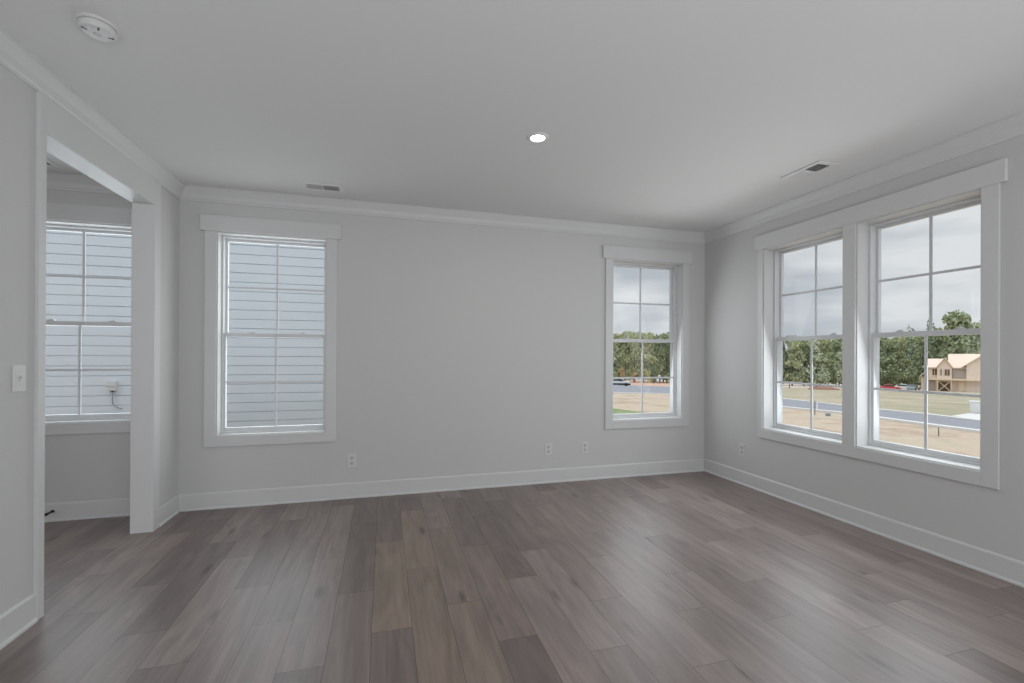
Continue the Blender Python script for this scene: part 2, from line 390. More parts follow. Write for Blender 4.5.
# right wall: local x = -world y
window('window_4', (0, 0, 0), radians(-90), [(-b, -a) for a, b in RH], 'wide white double window in the right wall', legs=(0.055, 0.083), dn=0.028)

# ------------------------------------------------------------------ small fittings
def outlet(loc, rotz, label):
    o = tag(empty('outlet', loc, (0, 0, rotz)), label, 'outlet', 'duplex outlets low on the walls')
    bm = bmesh.new(); box(bm, -0.040, 0.040, -0.006, 0, -0.063, 0.063)
    obj('cover_plate', bm, M_PLATE, o, bevel=0.003)
    for z in (-0.024, 0.024):
        bm = bmesh.new()
        pts = [(0.017 * cos(a), 0.0145 * sin(a)) for a in [2 * pi * i / 16 for i in range(16)]]
        prism(bm, pts, (0, -0.0085, z), (0, -0.005, z), Vector((1, 0, 0)), Z)
        rc = obj('receptacle', bm, M_PLATE2, o)
        bm = B((-0.0075, -0.0050, -0.0090, -0.008, z - 0.002, z + 0.009), (0.0050, 0.0075, -0.0090, -0.008, z - 0.001, z + 0.008), (-0.0028, 0.0028, -0.0090, -0.008, z - 0.011, z - 0.006))
        obj('slots', bm, M_DARK, rc)
    bm = lathe([(0, -0.0015), (0.0035, -0.001), (0.0035, 0.001), (0, 0.001)], 12)
    bmesh.ops.rotate(bm, verts=bm.verts, cent=(0, 0, 0), matrix=Matrix.Rotation(radians(90), 3, 'X'))
    bmesh.ops.translate(bm, verts=bm.verts, vec=(0, -0.0065, 0))
    obj('screw', bm, M_PLATE2, o)
    return o
outlet((-3.860, 0, 0.346), 0, 'white outlet on the far wall just right of the siding-view window')
outlet((-1.925, 0, 0.349), 0, 'left one of the two white outlets near the middle of the far wall')
outlet((-1.512, 0, 0.346), 0, 'right one of the two white outlets, nearer the small far window')
outlet((0, -0.578, 0.357), radians(-90), 'white outlet low on the right wall beside the corner')

sw = tag(empty('light_switch', (-W, -1.737, 1.208), (0, 0, radians(90))), 'white light switch on the left wall beside the cased opening', 'light switch')
obj('cover_plate', B((-0.040, 0.040, -0.006, 0, -0.063, 0.063)), M_PLATE, sw, bevel=0.003)
obj('toggle_surround', B((-0.006, 0.006, -0.0075, -0.0055, -0.013, 0.013)), M_PLATE2, sw)
bm = bmesh.new(); prism(bm, [(-0.0062, -0.006), (-0.018, 0.006), (-0.016, 0.010), (-0.0062, 0.005)], (-0.004, 0, 0), (0.004, 0, 0), Vector((0, 1, 0)), Z)
obj('toggle', bm, M_PLATE, sw)
for z in (-0.03, 0.03):
    obj('screw', B((-0.003, 0.003, -0.0068, -0.0055, z - 0.003, z + 0.003)), M_PLATE2, sw, bevel=0.001)

# smoke detector
sd = tag(empty('smoke_detector', (-4.768, -2.083, H)), 'round white smoke detector on the ceiling', 'smoke detector'); sd.scale = (.92, .92, .92)
obj('base', lathe([(0, 0), (0.078, 0), (0.078, -0.010), (0.074, -0.013), (0, -0.013)], 48), M_PLATE, sd, smooth=False)
obj('body', lathe([(0.066, -0.013), (0.066, -0.018), (0.071, -0.019), (0.070, -0.032), (0.064, -0.041), (0.050, -0.045), (0, -0.046)], 48), M_PLATE, sd)
for a in (225, 300, 20):
    c, s = cos(radians(a)), sin(radians(a)); bm = B((0.038, 0.058, -0.0035, 0.0035, -0.0462, -0.0425))
    bmesh.ops.rotate(bm, verts=bm.verts, cent=(0, 0, 0), matrix=Matrix.Rotation(radians(a), 3, 'Z'))
    obj('vent_slot', bm, M_DUCT, sd)
obj('test_button', lathe([(0, -0.049), (0.014, -0.0485), (0.016, -0.045)], 24), M_PLATE2, sd)

# recessed ceiling light
def emit(name, col, s):
    m = bpy.data.materials.new(name); m.use_nodes = True
    p = m.node_tree.nodes['Principled BSDF']; p.inputs['Base Color'].default_value = (0.8, 0.8, 0.8, 1)
    p.inputs['Emission Color'].default_value = (*col, 1); p.inputs['Emission Strength'].default_value = s
    return m
M_LED = emit('led_lens', (1.0, 0.93, 0.84), 9.0)
cl_ = tag(empty('ceiling_light', (-2.625, -1.662, H)), 'lit round recessed ceiling light', 'ceiling light')
obj('trim_ring', lathe([(0.046, -0.003), (0.050, -0.008), (0.064, -0.006), (0.072, -0.002), (0.072, 0)], 48), M_FIT, cl_, smooth=True)
obj('lens', lathe([(0, -0.008), (0.028, -0.0065), (0.0465, -0.004), (0.0465, 0)], 48), M_LED, cl_, smooth=True)
cl_l = area_light('ceiling_light_lamp', (0, 0, -0.02), (0, 0, 0), 0.1, 0.1, 4, (1.0, 0.9, 0.78), 'DISK'); cl_l.parent = cl_

# ceiling registers: two banks of blades thrown opposite ways
def vent(name, loc, rotz, label, L=0.28, D=0.14):
    v = tag(empty(name, loc, (0, 0, rotz)), label, 'ceiling vent', 'two-way registers in the ceiling')
    bm = bmesh.new(); z0, z1 = -0.008, 0
    hx, hy, ix, iy = L / 2 + 0.028, D / 2 + 0.024, L / 2 - 0.012, D / 2 - 0.012
    box(bm, -hx, -ix, -hy, hy, z0, z1); box(bm, ix, hx, -hy, hy, z0, z1); box(bm, -ix, ix, -hy, -iy, z0, z1); box(bm, -ix, ix, iy, hy, z0, z1)
    box(bm, -0.007, 0.007, -iy, iy, z0, z1)
    obj('frame', bm, M_FIT, v, bevel=0.003)
    obj('dark_backing', B((-ix, ix, -iy, iy, -0.0012, -0.0004)), M_DARK, v)  # flat dark sheet stands in for the shade above the blades
    for sgn in (-1, 1):
        bm = bmesh.new()
        for i in range(8):
            x = sgn * (0.012 + (ix - 0.016) * i / 7.6)
            prism(bm, [(0, -0.0012), (sgn * 0.0075, -0.0075), (sgn * 0.0083, -0.0068), (sgn * 0.0008, -0.0010)], (x, -iy, 0), (x, iy, 0), Vector((1, 0, 0)), Z)
        obj('louvre_bank', bm, M_FIT, v)
    return v
vent('ceiling_vent', (-4.082, -0.330, H), 0, 'white register in the ceiling above the siding-view window')
vent('ceiling_vent', (-0.478, -1.745, H), radians(90), 'white register in the ceiling near the double window')
vent('ceiling_vent', (-6.10, -0.300, H), 0, 'white register in the side room ceiling, barely showing past the casing')

# door stop on the side-room baseboard
ds = tag(empty('door_stop', (-6.088, -BT, 0.080)), 'black spring door stop on the baseboard of the side room', 'door stop')
def along(bm, d, o=(0, 0, 0)):
    q = Vector((0, 0, 1)).rotation_difference(Vector(d).normalized()).to_matrix()
    bmesh.ops.rotate(bm, verts=bm.verts, cent=(0, 0, 0), matrix=q); bmesh.ops.translate(bm, verts=bm.verts, vec=o); return bm
dd = (0.05, -1, 0.0)
obj('mount', along(lathe([(0, 0), (0.011, 0), (0.011, 0.006), (0.006, 0.010), (0, 0.010)], 20), dd), M_RUBBER, ds)
bm = bmesh.new(); tube(bm, [(0.0055 * cos(i * 0.9), 0.0055 * sin(i * 0.9), 0.008 + i * 0.0006) for i in range(105)], 0.0016, 5)
obj('spring', along(bm, dd), M_RUBBER, ds)
obj('rubber_tip', along(lathe([(0, 0.066), (0.009, 0.066), (0.011, 0.070), (0.011, 0.084), (0.008, 0.088), (0, 0.089)], 20), dd), M_RUBBER, ds)

# ------------------------------------------------------------------ outdoors
GA, GB = 0.0434, 0.0125
def gz(P):
    d = (P - CAM).dot(h0); l = (P - CAM).dot(r0); return -1.0 - GA * d - GB * l
def ground(u, v, lift=0.0):
    """where the sight line through a photo point meets the sloping lot outside"""
    d = ray(u, v); k = d.z + GA * d.dot(h0) + GB * d.dot(r0)
    t = (-1.0 - CAM.z) / k
    P = CAM + d * t; return Vector((P.x, P.y, P.z + lift))
def out_at(u, depth, lift=0.0):
    d = r0 * ((u - 512) / F_PX) + h0; P = CAM + d * depth
    return Vector((P.x, P.y, gz(P) + lift))
def hgt(v_top, v_base, depth): return (v_base - v_top) / F_PX * depth

def soil_mat(name, c1, c2, c3, s=0.35):
    m = bpy.data.materials.new(name); m.use_nodes = True; t = m.node_tree; p = t.nodes['Principled BSDF']; L = t.links.new
    p.inputs['Roughness'].default_value = 0.95; p.inputs['Specular IOR Level'].default_value = 0.05
    tcn = N('ShaderNodeTexCoord', t)
    n1 = N('ShaderNodeTexNoise', t); n1.inputs['Scale'].default_value = s; n1.inputs['Detail'].default_value = 8; n1.inputs['Roughness'].default_value = 0.7
    n2 = N('ShaderNodeTexNoise', t); n2.inputs['Scale'].default_value = s * 9; n2.inputs['Detail'].default_value = 5
    L(tcn.outputs['Object'], n1.inputs['Vector']); L(tcn.outputs['Object'], n2.inputs['Vector'])
    r = N('ShaderNodeValToRGB', t); e = r.color_ramp.elements
    e[0].position = .34; e[0].color = (*c1, 1); e[1].position = .66; e[1].color = (*c3, 1)
    q = e.new(.5); q.color = (*c2, 1)
    L(n1.outputs[0], r.inputs[0])
    mx = N('ShaderNodeMixRGB', t, blend_type='MULTIPLY'); mx.inputs[0].default_value = 0.35
    L(r.outputs[0], mx.inputs[1]); L(n2.outputs[0], mx.inputs[2]); L(mx.outputs[0], p.inputs['Base Color'])
    return m
M_DIRT = soil_mat('straw_dirt', (.42, .32, .24), (.62, .50, .39), (.56, .50, .38), 0.30)
M_GRASS = soil_mat('thin_grass', (.36, .37, .24), (.46, .41, .30), (.58, .49, .38), 0.16)
M_RED = soil_mat('red_clay', (.64, .38, .28), (.70, .46, .35), (.62, .48, .37), 0.10)
M_LAWN = soil_mat('green_lawn', (.22, .29, .13), (.28, .34, .17), (.38, .38, .24), 0.6)
M_ROAD = pmat('asphalt', (0.27, 0.275, 0.30), 0.9, 0.2, noise=0.08, nscale=0.6)
M_CONC = pmat('concrete', (0.66, 0.65, 0.63), 0.9, 0.1, noise=0.08, nscale=0.8)
M_PINK = pmat('pale_gravel', (0.66, 0.56, 0.50), 0.95, 0.05, noise=0.10, nscale=0.3)

def poly_slab(name, pts, mat, th=0.05, label=None, cat=None, kind='structure', parent=None):
    bm = bmesh.new()
    a = [bm.verts.new(p) for p in pts]; b = [bm.verts.new(p - Vector((0, 0, th + 0.02))) for p in pts]
    bm.faces.new(a); bm.faces.new(list(reversed(b))); n = len(a)
    for i in range(n): bm.faces.new((a[i], b[i], b[(i + 1) % n], a[(i + 1) % n]))
    return tag(obj(name, bm, mat, parent), label, cat, kind=kind)
# bare lot
bm = bmesh.new(); q = []
for d in (0.6, 12, 40, 100, 190, 300):
    q.append([bm.verts.new(CAM * 0 + Vector((P.x, P.y, gz(P) - 0.03))) for P in [CAM + r0 * l + h0 * d for l in [-200, -60, -10, 10, 40, 100, 330]]])
for a, b in zip(q, q[1:]):
    for i in range(len(a) - 1): bm.faces.new((a[i], a[i + 1], b[i + 1], b[i]))
tag(obj('ground', bm, M_DIRT), 'bare straw-covered dirt sloping away from the house', 'ground', kind='structure')
UP = [(420, 384.0), (540, 384.2), (613, 384.8), (669, 386.9), (726, 392.4), (783.7, 399.2), (841, 405.5), (878, 409.9), (923, 414.4), (979, 421.3), (1050, 430), (1250, 455)]
LO = [(420, 392.0), (540, 392.5), (613, 392.9), (671, 394.2), (726, 400), (783.7, 407.6), (841, 413.2), (878, 418.3), (905, 422.0), (940, 426.9), (979, 432), (1050, 441.5), (1250, 469)]
poly_slab('road', [ground(*p, 0.02) for p in UP] + [ground(*p, 0.02) for p in reversed(LO)], M_ROAD, 0.05, 'grey asphalt street crossing the lot', 'road')
def kerb(name, line, label, w=0.5, h=0.10):
    bm = bmesh.new(); P = [ground(*p) for p in line]; rows = []
    for i, p in enumerate(P):
        tdir = (P[min(i + 1, len(P) - 1)] - P[max(i - 1, 0)]); n = Vector((-tdir.y, tdir.x, 0)).normalized() * (w / 2)
        rows.append([bm.verts.new(p + n + Z * -0.05), bm.verts.new(p + n + Z * h), bm.verts.new(p - n + Z * h), bm.verts.new(p - n + Z * -0.05)])
    for a, b in zip(rows, rows[1:]):
        for k in range(4): bm.faces.new((a[k], a[(k + 1) % 4], b[(k + 1) % 4], b[k]))
    bm.faces.new(rows[0]); bm.faces.new(list(reversed(rows[-1])))
    return tag(obj(name, bm, M_CONC), label, 'kerb', kind='structure')
kerb('far_kerb', UP, 'white concrete kerb on the far side of the street')
kerb('near_kerb', LO, 'white concrete kerb on the near side of the street')
poly_slab('field', [ground(*p, 0.01) for p in [(726, 386.5), (783, 387.6), (841, 388.3), (880, 389.0), (980, 390.4), (1050, 391.5), (1050, 429), (979, 420.5), (923, 413.6), (878, 409.1), (841, 404.8), (783.7, 398.5), (726, 391.8)]], M_GRASS, 0.04, 'thin dry grass field beyond the street', 'field')
poly_slab('clay_field', [ground(*p, 0.01) for p in [(632, 380.6), (700, 382.2), (700, 389.3), (669, 386.1), (640, 385.2), (628, 384.4)]], M_RED, 0.04, 'red clay ground beyond the street', 'field')
poly_slab('gravel_drive', [ground(*p, 0.03) for p in [(726, 383.2), (783, 384.0), (850, 385.2), (850, 388.0), (783, 387.2), (726, 386.0)]], M_PINK, 0.04, 'pale gravel drive in front of the woods', 'drive')
poly_slab('lawn_strip', [ground(*p, 0.02) for p in [(596, 406.6), (613, 408.5), (640, 412.2), (662, 414.6), (690, 417.8), (690, 424), (600, 424)]], M_LAWN, 0.04, 'green lawn strip below the far window', 'lawn')
poly_slab('driveway_apron', [ground(*p, 0.05) for p in [(952, 416.3), (968, 413.9), (1010, 416), (1030, 426), (985, 421.5)]], M_CONC, 0.04, 'pale concrete apron meeting the far kerb', 'apron')

# ---- neighbouring house, lapped siding
M_SIDING = pmat('white_lap_siding', (0.70, 0.745, 0.79), 0.55, 0.3, noise=0.015, nscale=2)
M_ROOFG = pmat('grey_shingle', (0.12, 0.12, 0.125), 0.9, 0.2, noise=0.2, nscale=6)
nb = tag(empty('neighbouring_house', (-6.2, 2.7, -1.3)), 'white lap-sided house standing close outside the left windows', 'house')
bm = bmesh.new(); e = 0.130; nrow = 54; x0, x1 = -4.6, 3.2
for i in range(nrow):
    z = i * e
    prism(bm, [(0, z), (-0.013, z), (-0.011, z + e - 0.014), (-0.002, z + e - 0.007), (0, z + e)], (x0, 0, 0), (x1, 0, 0), Vector((0, 1, 0)), Z)
obj('siding', bm, M_SIDING, nb)
obj('corner_board', B((x1, x1 + 0.10, -0.03, 0.07, 0, nrow * e)), M_TRIM, nb, bevel=0.003)
obj('wall', B((x0, x1, 0, 7.0, 0, nrow * e)), M_SIDING, nb)
bm = bmesh.new(); zt = nrow * e
prism(bm, [(-0.35, zt - 0.1), (3.5, zt + 2.2), (7.35, zt - 0.1), (7.35, zt + 0.08), (3.5, zt + 2.4), (-0.35, zt + 0.08)], (x0 - .3, 0, 0), (x1 + .4, 0, 0), Vector((0, 1, 0)), Z)
obj('roof', bm, M_ROOFG, nb)

# utility box on the siding
ub = tag(empty('utility_box', (-6.99, 2.69, 0.905)), 'small white utility box with a looping cable on the siding', 'utility box'); ub.scale = (.85, .85, .85)
obj('body', B((-0.055, 0.055, -0.06, 0.012, -0.075, 0.070)), M_PLATE, ub, bevel=0.008)
obj('cover', B((-0.057, 0.057, -0.070, -0.058, -0.010, 0.076)), M_PLATE, ub, bevel=0.006)
obj('cable_gland', B((-0.022, 0.022, -0.045, -0.012, -0.095, -0.075)), M_DUCT, ub, bevel=0.004)
M_CABLE = pmat('grey_cable', (0.30, 0.31, 0.33), 0.6, 0.3, noise=0.05)
bm = bmesh.new(); tube(bm, [(0, -.03, -.09), (0.004, -.03, -.15), (0.002, -.03, -.22), (0.008, -.03, -.27), (0.03, -.03, -.31), (0.065, -.03, -.335), (0.10, -.03, -.35), (0.13, -.03, -.352)], 0.008, 8)
obj('cable', bm, M_CABLE, ub, smooth=True)

# ---- trees
def leaf_mat(name, c1, c2):
    m = bpy.data.materials.new(name); m.use_nodes = True; t = m.node_tree; p = t.nodes['Principled BSDF']; L = t.links.new
    p.inputs['Roughness'].default_value = 0.8; p.inputs['Specular IOR Level'].default_value = 0.1
    g_ = N('ShaderNodeNewGeometry', t); mx = N('ShaderNodeMixRGB', t)
    mx.inputs[1].default_value = (*c1, 1); mx.inputs[2].default_value = (*c2, 1)
    L(g_.outputs['Random Per Island'], mx.inputs[0]); L(mx.outputs[0], p.inputs['Base Color'])
    return m
L_GREEN = leaf_mat('leaf_green', (.26, .31, .18), (.46, .51, .32))  # haze of distance is put into these lightened, greyed leaf greens
L_OLIVE = leaf_mat('leaf_olive', (.34, .38, .20), (.56, .57, .36))
L_DARK = leaf_mat('leaf_dark', (.18, .25, .18), (.34, .42, .30))
L_YEL = leaf_mat('leaf_yellow', (.50, .46, .14), (.66, .60, .26))
L_ORG = leaf_mat('leaf_orange', (.62, .30, .16), (.72, .44, .28))
L_HAZY = leaf_mat('leaf_hazy', (.46, .52, .36), (.66, .70, .52))
M_BARK = pmat('bark', (0.17, 0.14, 0.115), 0.9, 0.1, noise=0.25, nscale=4)

def crown_mesh(seed, kind, n=2600):
    r = random.Random(seed); bm = bmesh.new()
    if kind == 'cone':
        clusters = [(0, 0, 0.12 + 0.83 * i / 13, 0.20 * (1 - i / 14) + 0.02, 0.05) for i in range(14)]
    else:
        clusters = [(0.24 * r.uniform(-1, 1), 0.24 * r.uniform(-1, 1), r.uniform(0.10, 0.92) if kind == 'tall' else r.uniform(0.06, 0.88), r.uniform(0.09, 0.18), r.uniform(0.06, 0.11)) for _ in range(26)]
        clusters = [(x * (1.25 - z), y * (1.25 - z), z, a * (1.2 - .6 * z), b) for x, y, z, a, b in clusters]
    for _ in range(n):
        cx, cy, cz, rx, rz = r.choice(clusters)
        v = Vector((r.gauss(0, 1), r.gauss(0, 1), r.gauss(0, 1))).normalized() * r.uniform(0.6, 1.0)
        c = Vector((cx + v.x * rx, cy + v.y * rx, cz + v.z * rz)); s = r.uniform(0.010, 0.026)
        a = Vector((r.gauss(0, 1), r.gauss(0, 1), r.gauss(0, 1))).normalized(); b = a.orthogonal().normalized(); cc = a.cross(b)
        bm.faces.new([bm.verts.new(c + b * s * i + cc * s * j) for i, j in ((-1, -.6), (0, -1), (1, -.5), (.8, .8), (-.6, 1))])
    return bm
def trunk_mesh(seed):
    r = random.Random(seed); bm = bmesh.new()
    tube(bm, [(0, 0, -0.04), (0.004, 0, .2), (-0.008, 0.005, .5), (0.006, 0, .85)], [.018, .013, .009, .003], 7)
    for i in range(6):
        z = r.uniform(.3, .75); a = r.uniform(0, 6.28); l = r.uniform(.12, .24)
        tube(bm, [(0, 0, z), (cos(a) * l * .5, sin(a) * l * .5, z + .06), (cos(a) * l, sin(a) * l, z + .13)], [.006, .004, .0015], 5)
    return bm
PROTO = {}
def make_tree(key, kind, leaf, seed, n=2600):
    c = obj('crown', crown_mesh(seed, kind, n), leaf); t_ = obj('trunk', trunk_mesh(seed), M_BARK)
    PROTO[key] = (c, t_)
make_tree('green', 'round', L_GREEN, 11); make_tree('olive', 'tall', L_OLIVE, 12); make_tree('dark', 'cone', L_DARK, 13)
make_tree('pale', 'tall', L_HAZY, 14); make_tree('yellow', 'round', L_YEL, 15, 600); make_tree('orange', 'round', L_ORG, 16, 400)
make_tree('thin', 'tall', L_DARK, 17, 260)
used = set()
def tree(key, u, depth, height, wid, label, group='trees of the woods outside', cat='tree', name=None):
    nm = name or {'green': 'leafy_tree', 'olive': 'autumn_tree', 'dark': 'conifer', 'pale': 'pale_tree', 'yellow': 'yellow_shrub', 'orange': 'orange_tree', 'thin': 'bare_tree'}[key]
    P = out_at(u, depth)
    o = tag(empty(nm, P, (0, 0, R.uniform(0, 6.28))), label, cat, group)
    for src in PROTO[key]:
        c = src if key not in used else src.copy()
        if c is not src: COL.objects.link(c)
        c.parent = o
        if src is PROTO[key][1]: used.add(key)
    o.scale = (wid, wid, height)
    return o
WORDS = {'green': 'leafy green tree', 'olive': 'olive autumn tree', 'dark': 'dark conifer', 'pale': 'pale green tree', 'thin': 'sparse thin tree'}
def woods(u0_, u1_, step, depth, tops, where, keys, wmul=1.0):
    u = u0_
    while u <= u1_:
        k = R.choice(keys); dp = depth * R.uniform(.92, 1.12)
        P = out_at(u, dp); vt = tops(u) + R.uniform(-2.5, 3.0)
        h = CAM.z + (CY - vt) / F_PX * dp - P.z
        tree(k, u, dp, max(4, h / 0.97), h * R.uniform(.65, .85) * wmul, f'{WORDS[k]} among the woods seen through {where}')
        u += step * R.uniform(.75, 1.25)
def lerp(pts):
    def f(u):
        for (a, b), (c, d) in zip(pts, pts[1:]):
            if u <= c: return b + (d - b) * (u - a) / (c - a)
        return pts[-1][1]
    return f
woods(598, 705, 8.0, 190, lerp([(600, 330), (640, 333), (700, 330)]), 'the far window', ['green', 'olive', 'pale', 'pale', 'olive'])
woods(603, 700, 10, 215, lerp([(600, 331), (700, 331)]), 'the far window', ['dark', 'green'])
woods(758, 862, 11, 150, lerp([(760, 336), (800, 337), (860, 334)]), 'the left half of the double window', ['green', 'olive', 'pale', 'green'])
woods(762, 862, 9, 175, lerp([(760, 335), (860, 333)]), 'the left half of the double window', ['green', 'olive', 'dark', 'pale'])
woods(866, 1010, 11, 148, lerp([(866, 336), (920, 334), (940, 328), (960, 318), (1010, 318)]), 'the right half of the double window', ['green', 'olive', 'pale', 'green'])
woods(866, 1010, 10, 178, lerp([(866, 333), (930, 333), (960, 322), (1010, 320)]), 'the right half of the double window', ['green', 'olive', 'dark', 'olive'])
for a_, b_, st_, dp_, wh_ in ((430, 596, 15, 185, 'left of the pickup truck'), (704, 756, 13, 165, 'behind the corner of the room'), (1014, 1260, 22, 140, 'beyond the timber-framed house')):
    u = a_
    while u <= b_:
        k = R.choice(['green', 'olive', 'pale', 'green']); dp = dp_ * R.uniform(.95, 1.1); h = CAM.z + (CY - 333) / F_PX * dp - out_at(u, dp).z
        tree(k, u, dp, h / 0.97, h * R.uniform(.7, .9), f'{WORDS[k]} of the tree line {wh_}')
        u += st_ * R.uniform(.8, 1.2)
def one(key, u, dp, vt, wid, label, cat='tree', name=None, vb=None):
    P = out_at(u, dp); h = CAM.z + (CY - vt) / F_PX * dp - P.z
    return tree(key, u, dp, h / 0.97, wid, label, None, cat, name)
one('green', 963, 138, 306, 20, 'tallest leafy tree rising behind the timber-framed house')
one('thin', 911, 160, 325, 9, 'thin sparse treetop rising above the woods left of the grille bar')
one('thin', 931, 160, 318, 10, 'thin sparse tree rising at the grille bar of the right half window')
one('yellow', 932, 128, 357, 7, 'yellow green tree beside the timber-framed house')
one('yellow', 648, 170, 367, 4.5, 'yellow green shrub at the woods edge', 'shrub')
one('orange', 622, 165, 365, 3.6, 'orange autumn tree above the pickup truck')
one('orange', 634, 172, 369, 3.0, 'pinkish small autumn tree right of the pickup truck')
one('dark', 653.5, 172, 363, 6, 'small dark conifer right of the yellow green shrub')
for o in list(bpy.data.objects):
    if o.name.startswith(('crown', 'trunk')) and o.parent is None: bpy.data.objects.remove(o)

# ---- vehicles
M_SILVER = pmat('silver_paint', (0.66, 0.67, 0.69), 0.35, 0.5, noise=0.02)
M_REDP = pmat('red_paint', (0.62, 0.06, 0.07), 0.35, 0.5, noise=0.03)
M_BLUEP = pmat('grey_blue_paint', (0.34, 0.40, 0.46), 0.35, 0.5, noise=0.03)
M_WHITEP = pmat('white_paint', (0.75, 0.76, 0.77), 0.35, 0.5, noise=0.02)
M_TYRE = pmat('tyre', (0.02, 0.02, 0.022), 0.85, 0.2, noise=0.1)
M_CARGLASS = pmat('dark_car_glass', (0.05, 0.06, 0.07), 0.1, 0.5, noise=0.1)
def extr(poly, y0, y1):
    bm = bmesh.new(); prism(bm, poly, (0, y0, 0), (0, y1, 0), Vector((1, 0, 0)), Z); return bm
def wheels(o, xs, w, r=0.34):
    for x in xs:
        for s in (-1, 1):
            bm = lathe([(0, -0.1), (r * .6, -0.11), (r, -0.09), (r, 0.09), (r * .6, 0.11), (0, 0.1)], 20)
            bmesh.ops.rotate(bm, verts=bm.verts, cent=(0, 0, 0), matrix=Matrix.Rotation(radians(90), 3, 'X'))
            bmesh.ops.translate(bm, verts=bm.verts, vec=(x, s * (w / 2 - 0.09), r))
            obj('wheel', bm, M_TYRE, o)
def car(name, P, rz, paint, label):
    o = tag(empty(name, P, (0, 0, rz)), label, 'car')
    obj('body', extr([(-2.1, .3), (2.1, .3), (2.15, .65), (1.9, .82), (1.0, .92), (-1.7, .95), (-2.1, .85)], -.86, .86), paint, o, bevel=0.05)
    obj('cabin', extr([(1.0, .9), (.35, 1.38), (-1.0, 1.42), (-1.75, .93)], -.74, .74), M_CARGLASS, o, bevel=0.04)
    obj('roof', extr([(.35, 1.38), (.3, 1.44), (-1.0, 1.48), (-1.05, 1.42)], -.74, .74), paint, o)
    wheels(o, (-1.3, 1.35), 1.75); return o
def facing(u): # heading square to the sight line
    d = ray(u, CY); return math.atan2(-d.x, d.y)
car('red_car', out_at(890, 116), facing(890) + .15, M_REDP, 'red car parked in front of the woods')
car('white_car', out_at(905, 128), facing(905) - .3, M_WHITEP, 'white car parked right of the red car')
car('grey_car', out_at(913.5, 122), facing(913) + 1.3, M_BLUEP, 'grey blue car parked nearest the timber-framed house')
pk = tag(empty('pickup_truck', out_at(618.5, 112), (0, 0, facing(618))), 'silver pickup truck parked across the road with a loaded bed', 'truck')
obj('body', extr([(-2.9, .45), (2.9, .45), (2.95, 1.0), (2.7, 1.12), (1.4, 1.2), (1.2, 1.2), (-2.9, 1.22)], -.98, .98), M_SILVER, pk, bevel=0.05)
obj('cab', extr([(1.35, 1.15), (.75, 1.8), (-.8, 1.85), (-1.0, 1.15)], -.86, .86), M_CARGLASS, pk, bevel=0.05)
obj('cab_roof', extr([(.78, 1.78), (.7, 1.9), (-.8, 1.93), (-.85, 1.83)], -.88, .88), M_SILVER, pk)
obj('load', B((-2.7, -1.1, -.8, .8, 1.1, 1.9)), M_DUCT, pk, bevel=0.15)
obj('dark_underside', B((-2.85, 2.85, -1.0, 1.0, .28, .72)), M_TYRE, pk)  # dark box gives the truck its dark lower body
wheels(pk, (-1.9, 1.85), 1.96, 0.42)

# ---- timber-framed house under construction
M_OSB = pmat('sheathing', (0.82, 0.68, 0.58), 0.85, 0.1, noise=0.10, nscale=0.6)
M_OSB2 = pmat('roof_sheathing', (0.78, 0.65, 0.55), 0.85, 0.1, noise=0.08, nscale=0.5)
M_WRAP = pmat('grey_housewrap', (0.46, 0.40, 0.36), 0.8, 0.1, noise=0.08, nscale=0.6)
M_LUM = pmat('lumber', (0.78, 0.64, 0.48), 0.8, 0.1, noise=0.08, nscale=1)
M_VOID = pmat('unlit_interior', (0.16, 0.11, 0.08), 0.9, 0.1, noise=0.2, nscale=1)
HD = 112.0
hp = out_at(950, HD); base_v = 354.18 + (CAM.z - hp.z) / HD * F_PX
hz = Vector((hp.x, hp.y, hp.z))
fh = tag(empty('framed_house', hz, (0, 0, facing(950))), 'timber-framed two-storey house under construction beside the woods', 'house')
ks = HD / F_PX / cos(math.atan((950 - 512) / F_PX))   # metres per photo pixel across
kz = HD / F_PX
# the front turns square to the sight line: widths shrink by cos again
cw = HD / F_PX * cos(math.atan((950 - 512) / F_PX)) / (1.0)
def X(u): return (math.atan((u - 512) / F_PX) - math.atan((950 - 512) / F_PX)) * HD / cos(math.atan((950 - 512) / F_PX))
def Zv(v): return (base_v - v) * kz
def hb_box(u0_, u1_, v0, v1, y0, y1): return (X(u0_), X(u1_), y0, y1, Zv(v1), Zv(v0))
XA = Vector((1, 0, 0)); YA = Vector((0, 1, 0))
obj('wall', B(hb_box(928.5, 1000, 364.5, base_v + 2, 0.3, 9)), M_OSB, fh)
# main roof, ridge across
bm = bmesh.new(); prism(bm, [(-0.5, Zv(365.6)), (5, Zv(352)), (10.5, Zv(365.6)), (10.5, Zv(364.6)), (5, Zv(351.0)), (-0.5, Zv(364.6))], (X(948), 0, 0), (X(1004), 0, 0), YA, Z)
obj('roof', bm, M_OSB2, fh)
# left lower roof
bm = bmesh.new(); prism(bm, [(-0.4, Zv(365.4)), (4, Zv(356.8)), (8.4, Zv(365.4)), (8.4, Zv(364.6)), (4, Zv(356.0)), (-0.4, Zv(364.6))], (X(927.5), 0, 0), (X(947), 0, 0), YA, Z)
obj('roof', bm, M_OSB2, fh)
# small front gable
bm = bmesh.new(); prism(bm, [(X(937.4), Zv(377)), (X(937.4), Zv(364.5)), (X(944.8), Zv(356)), (X(952), Zv(364.5)), (X(952), Zv(377))], (0, -1.0, 0), (0, 0.4, 0), XA, Z)
ga = obj('front_gable', bm, M_OSB, fh)
bm = bmesh.new(); prism(bm, [(X(936.6), Zv(365.2)), (X(944.8), Zv(355.6)), (X(952.8), Zv(365.2)), (X(952.8), Zv(364.0)), (X(944.8), Zv(354.4)), (X(936.6), Zv(364.0))], (0, -1.4, 0), (0, 4, 0), XA, Z)
obj('gable_roof', bm, M_LUM, ga)
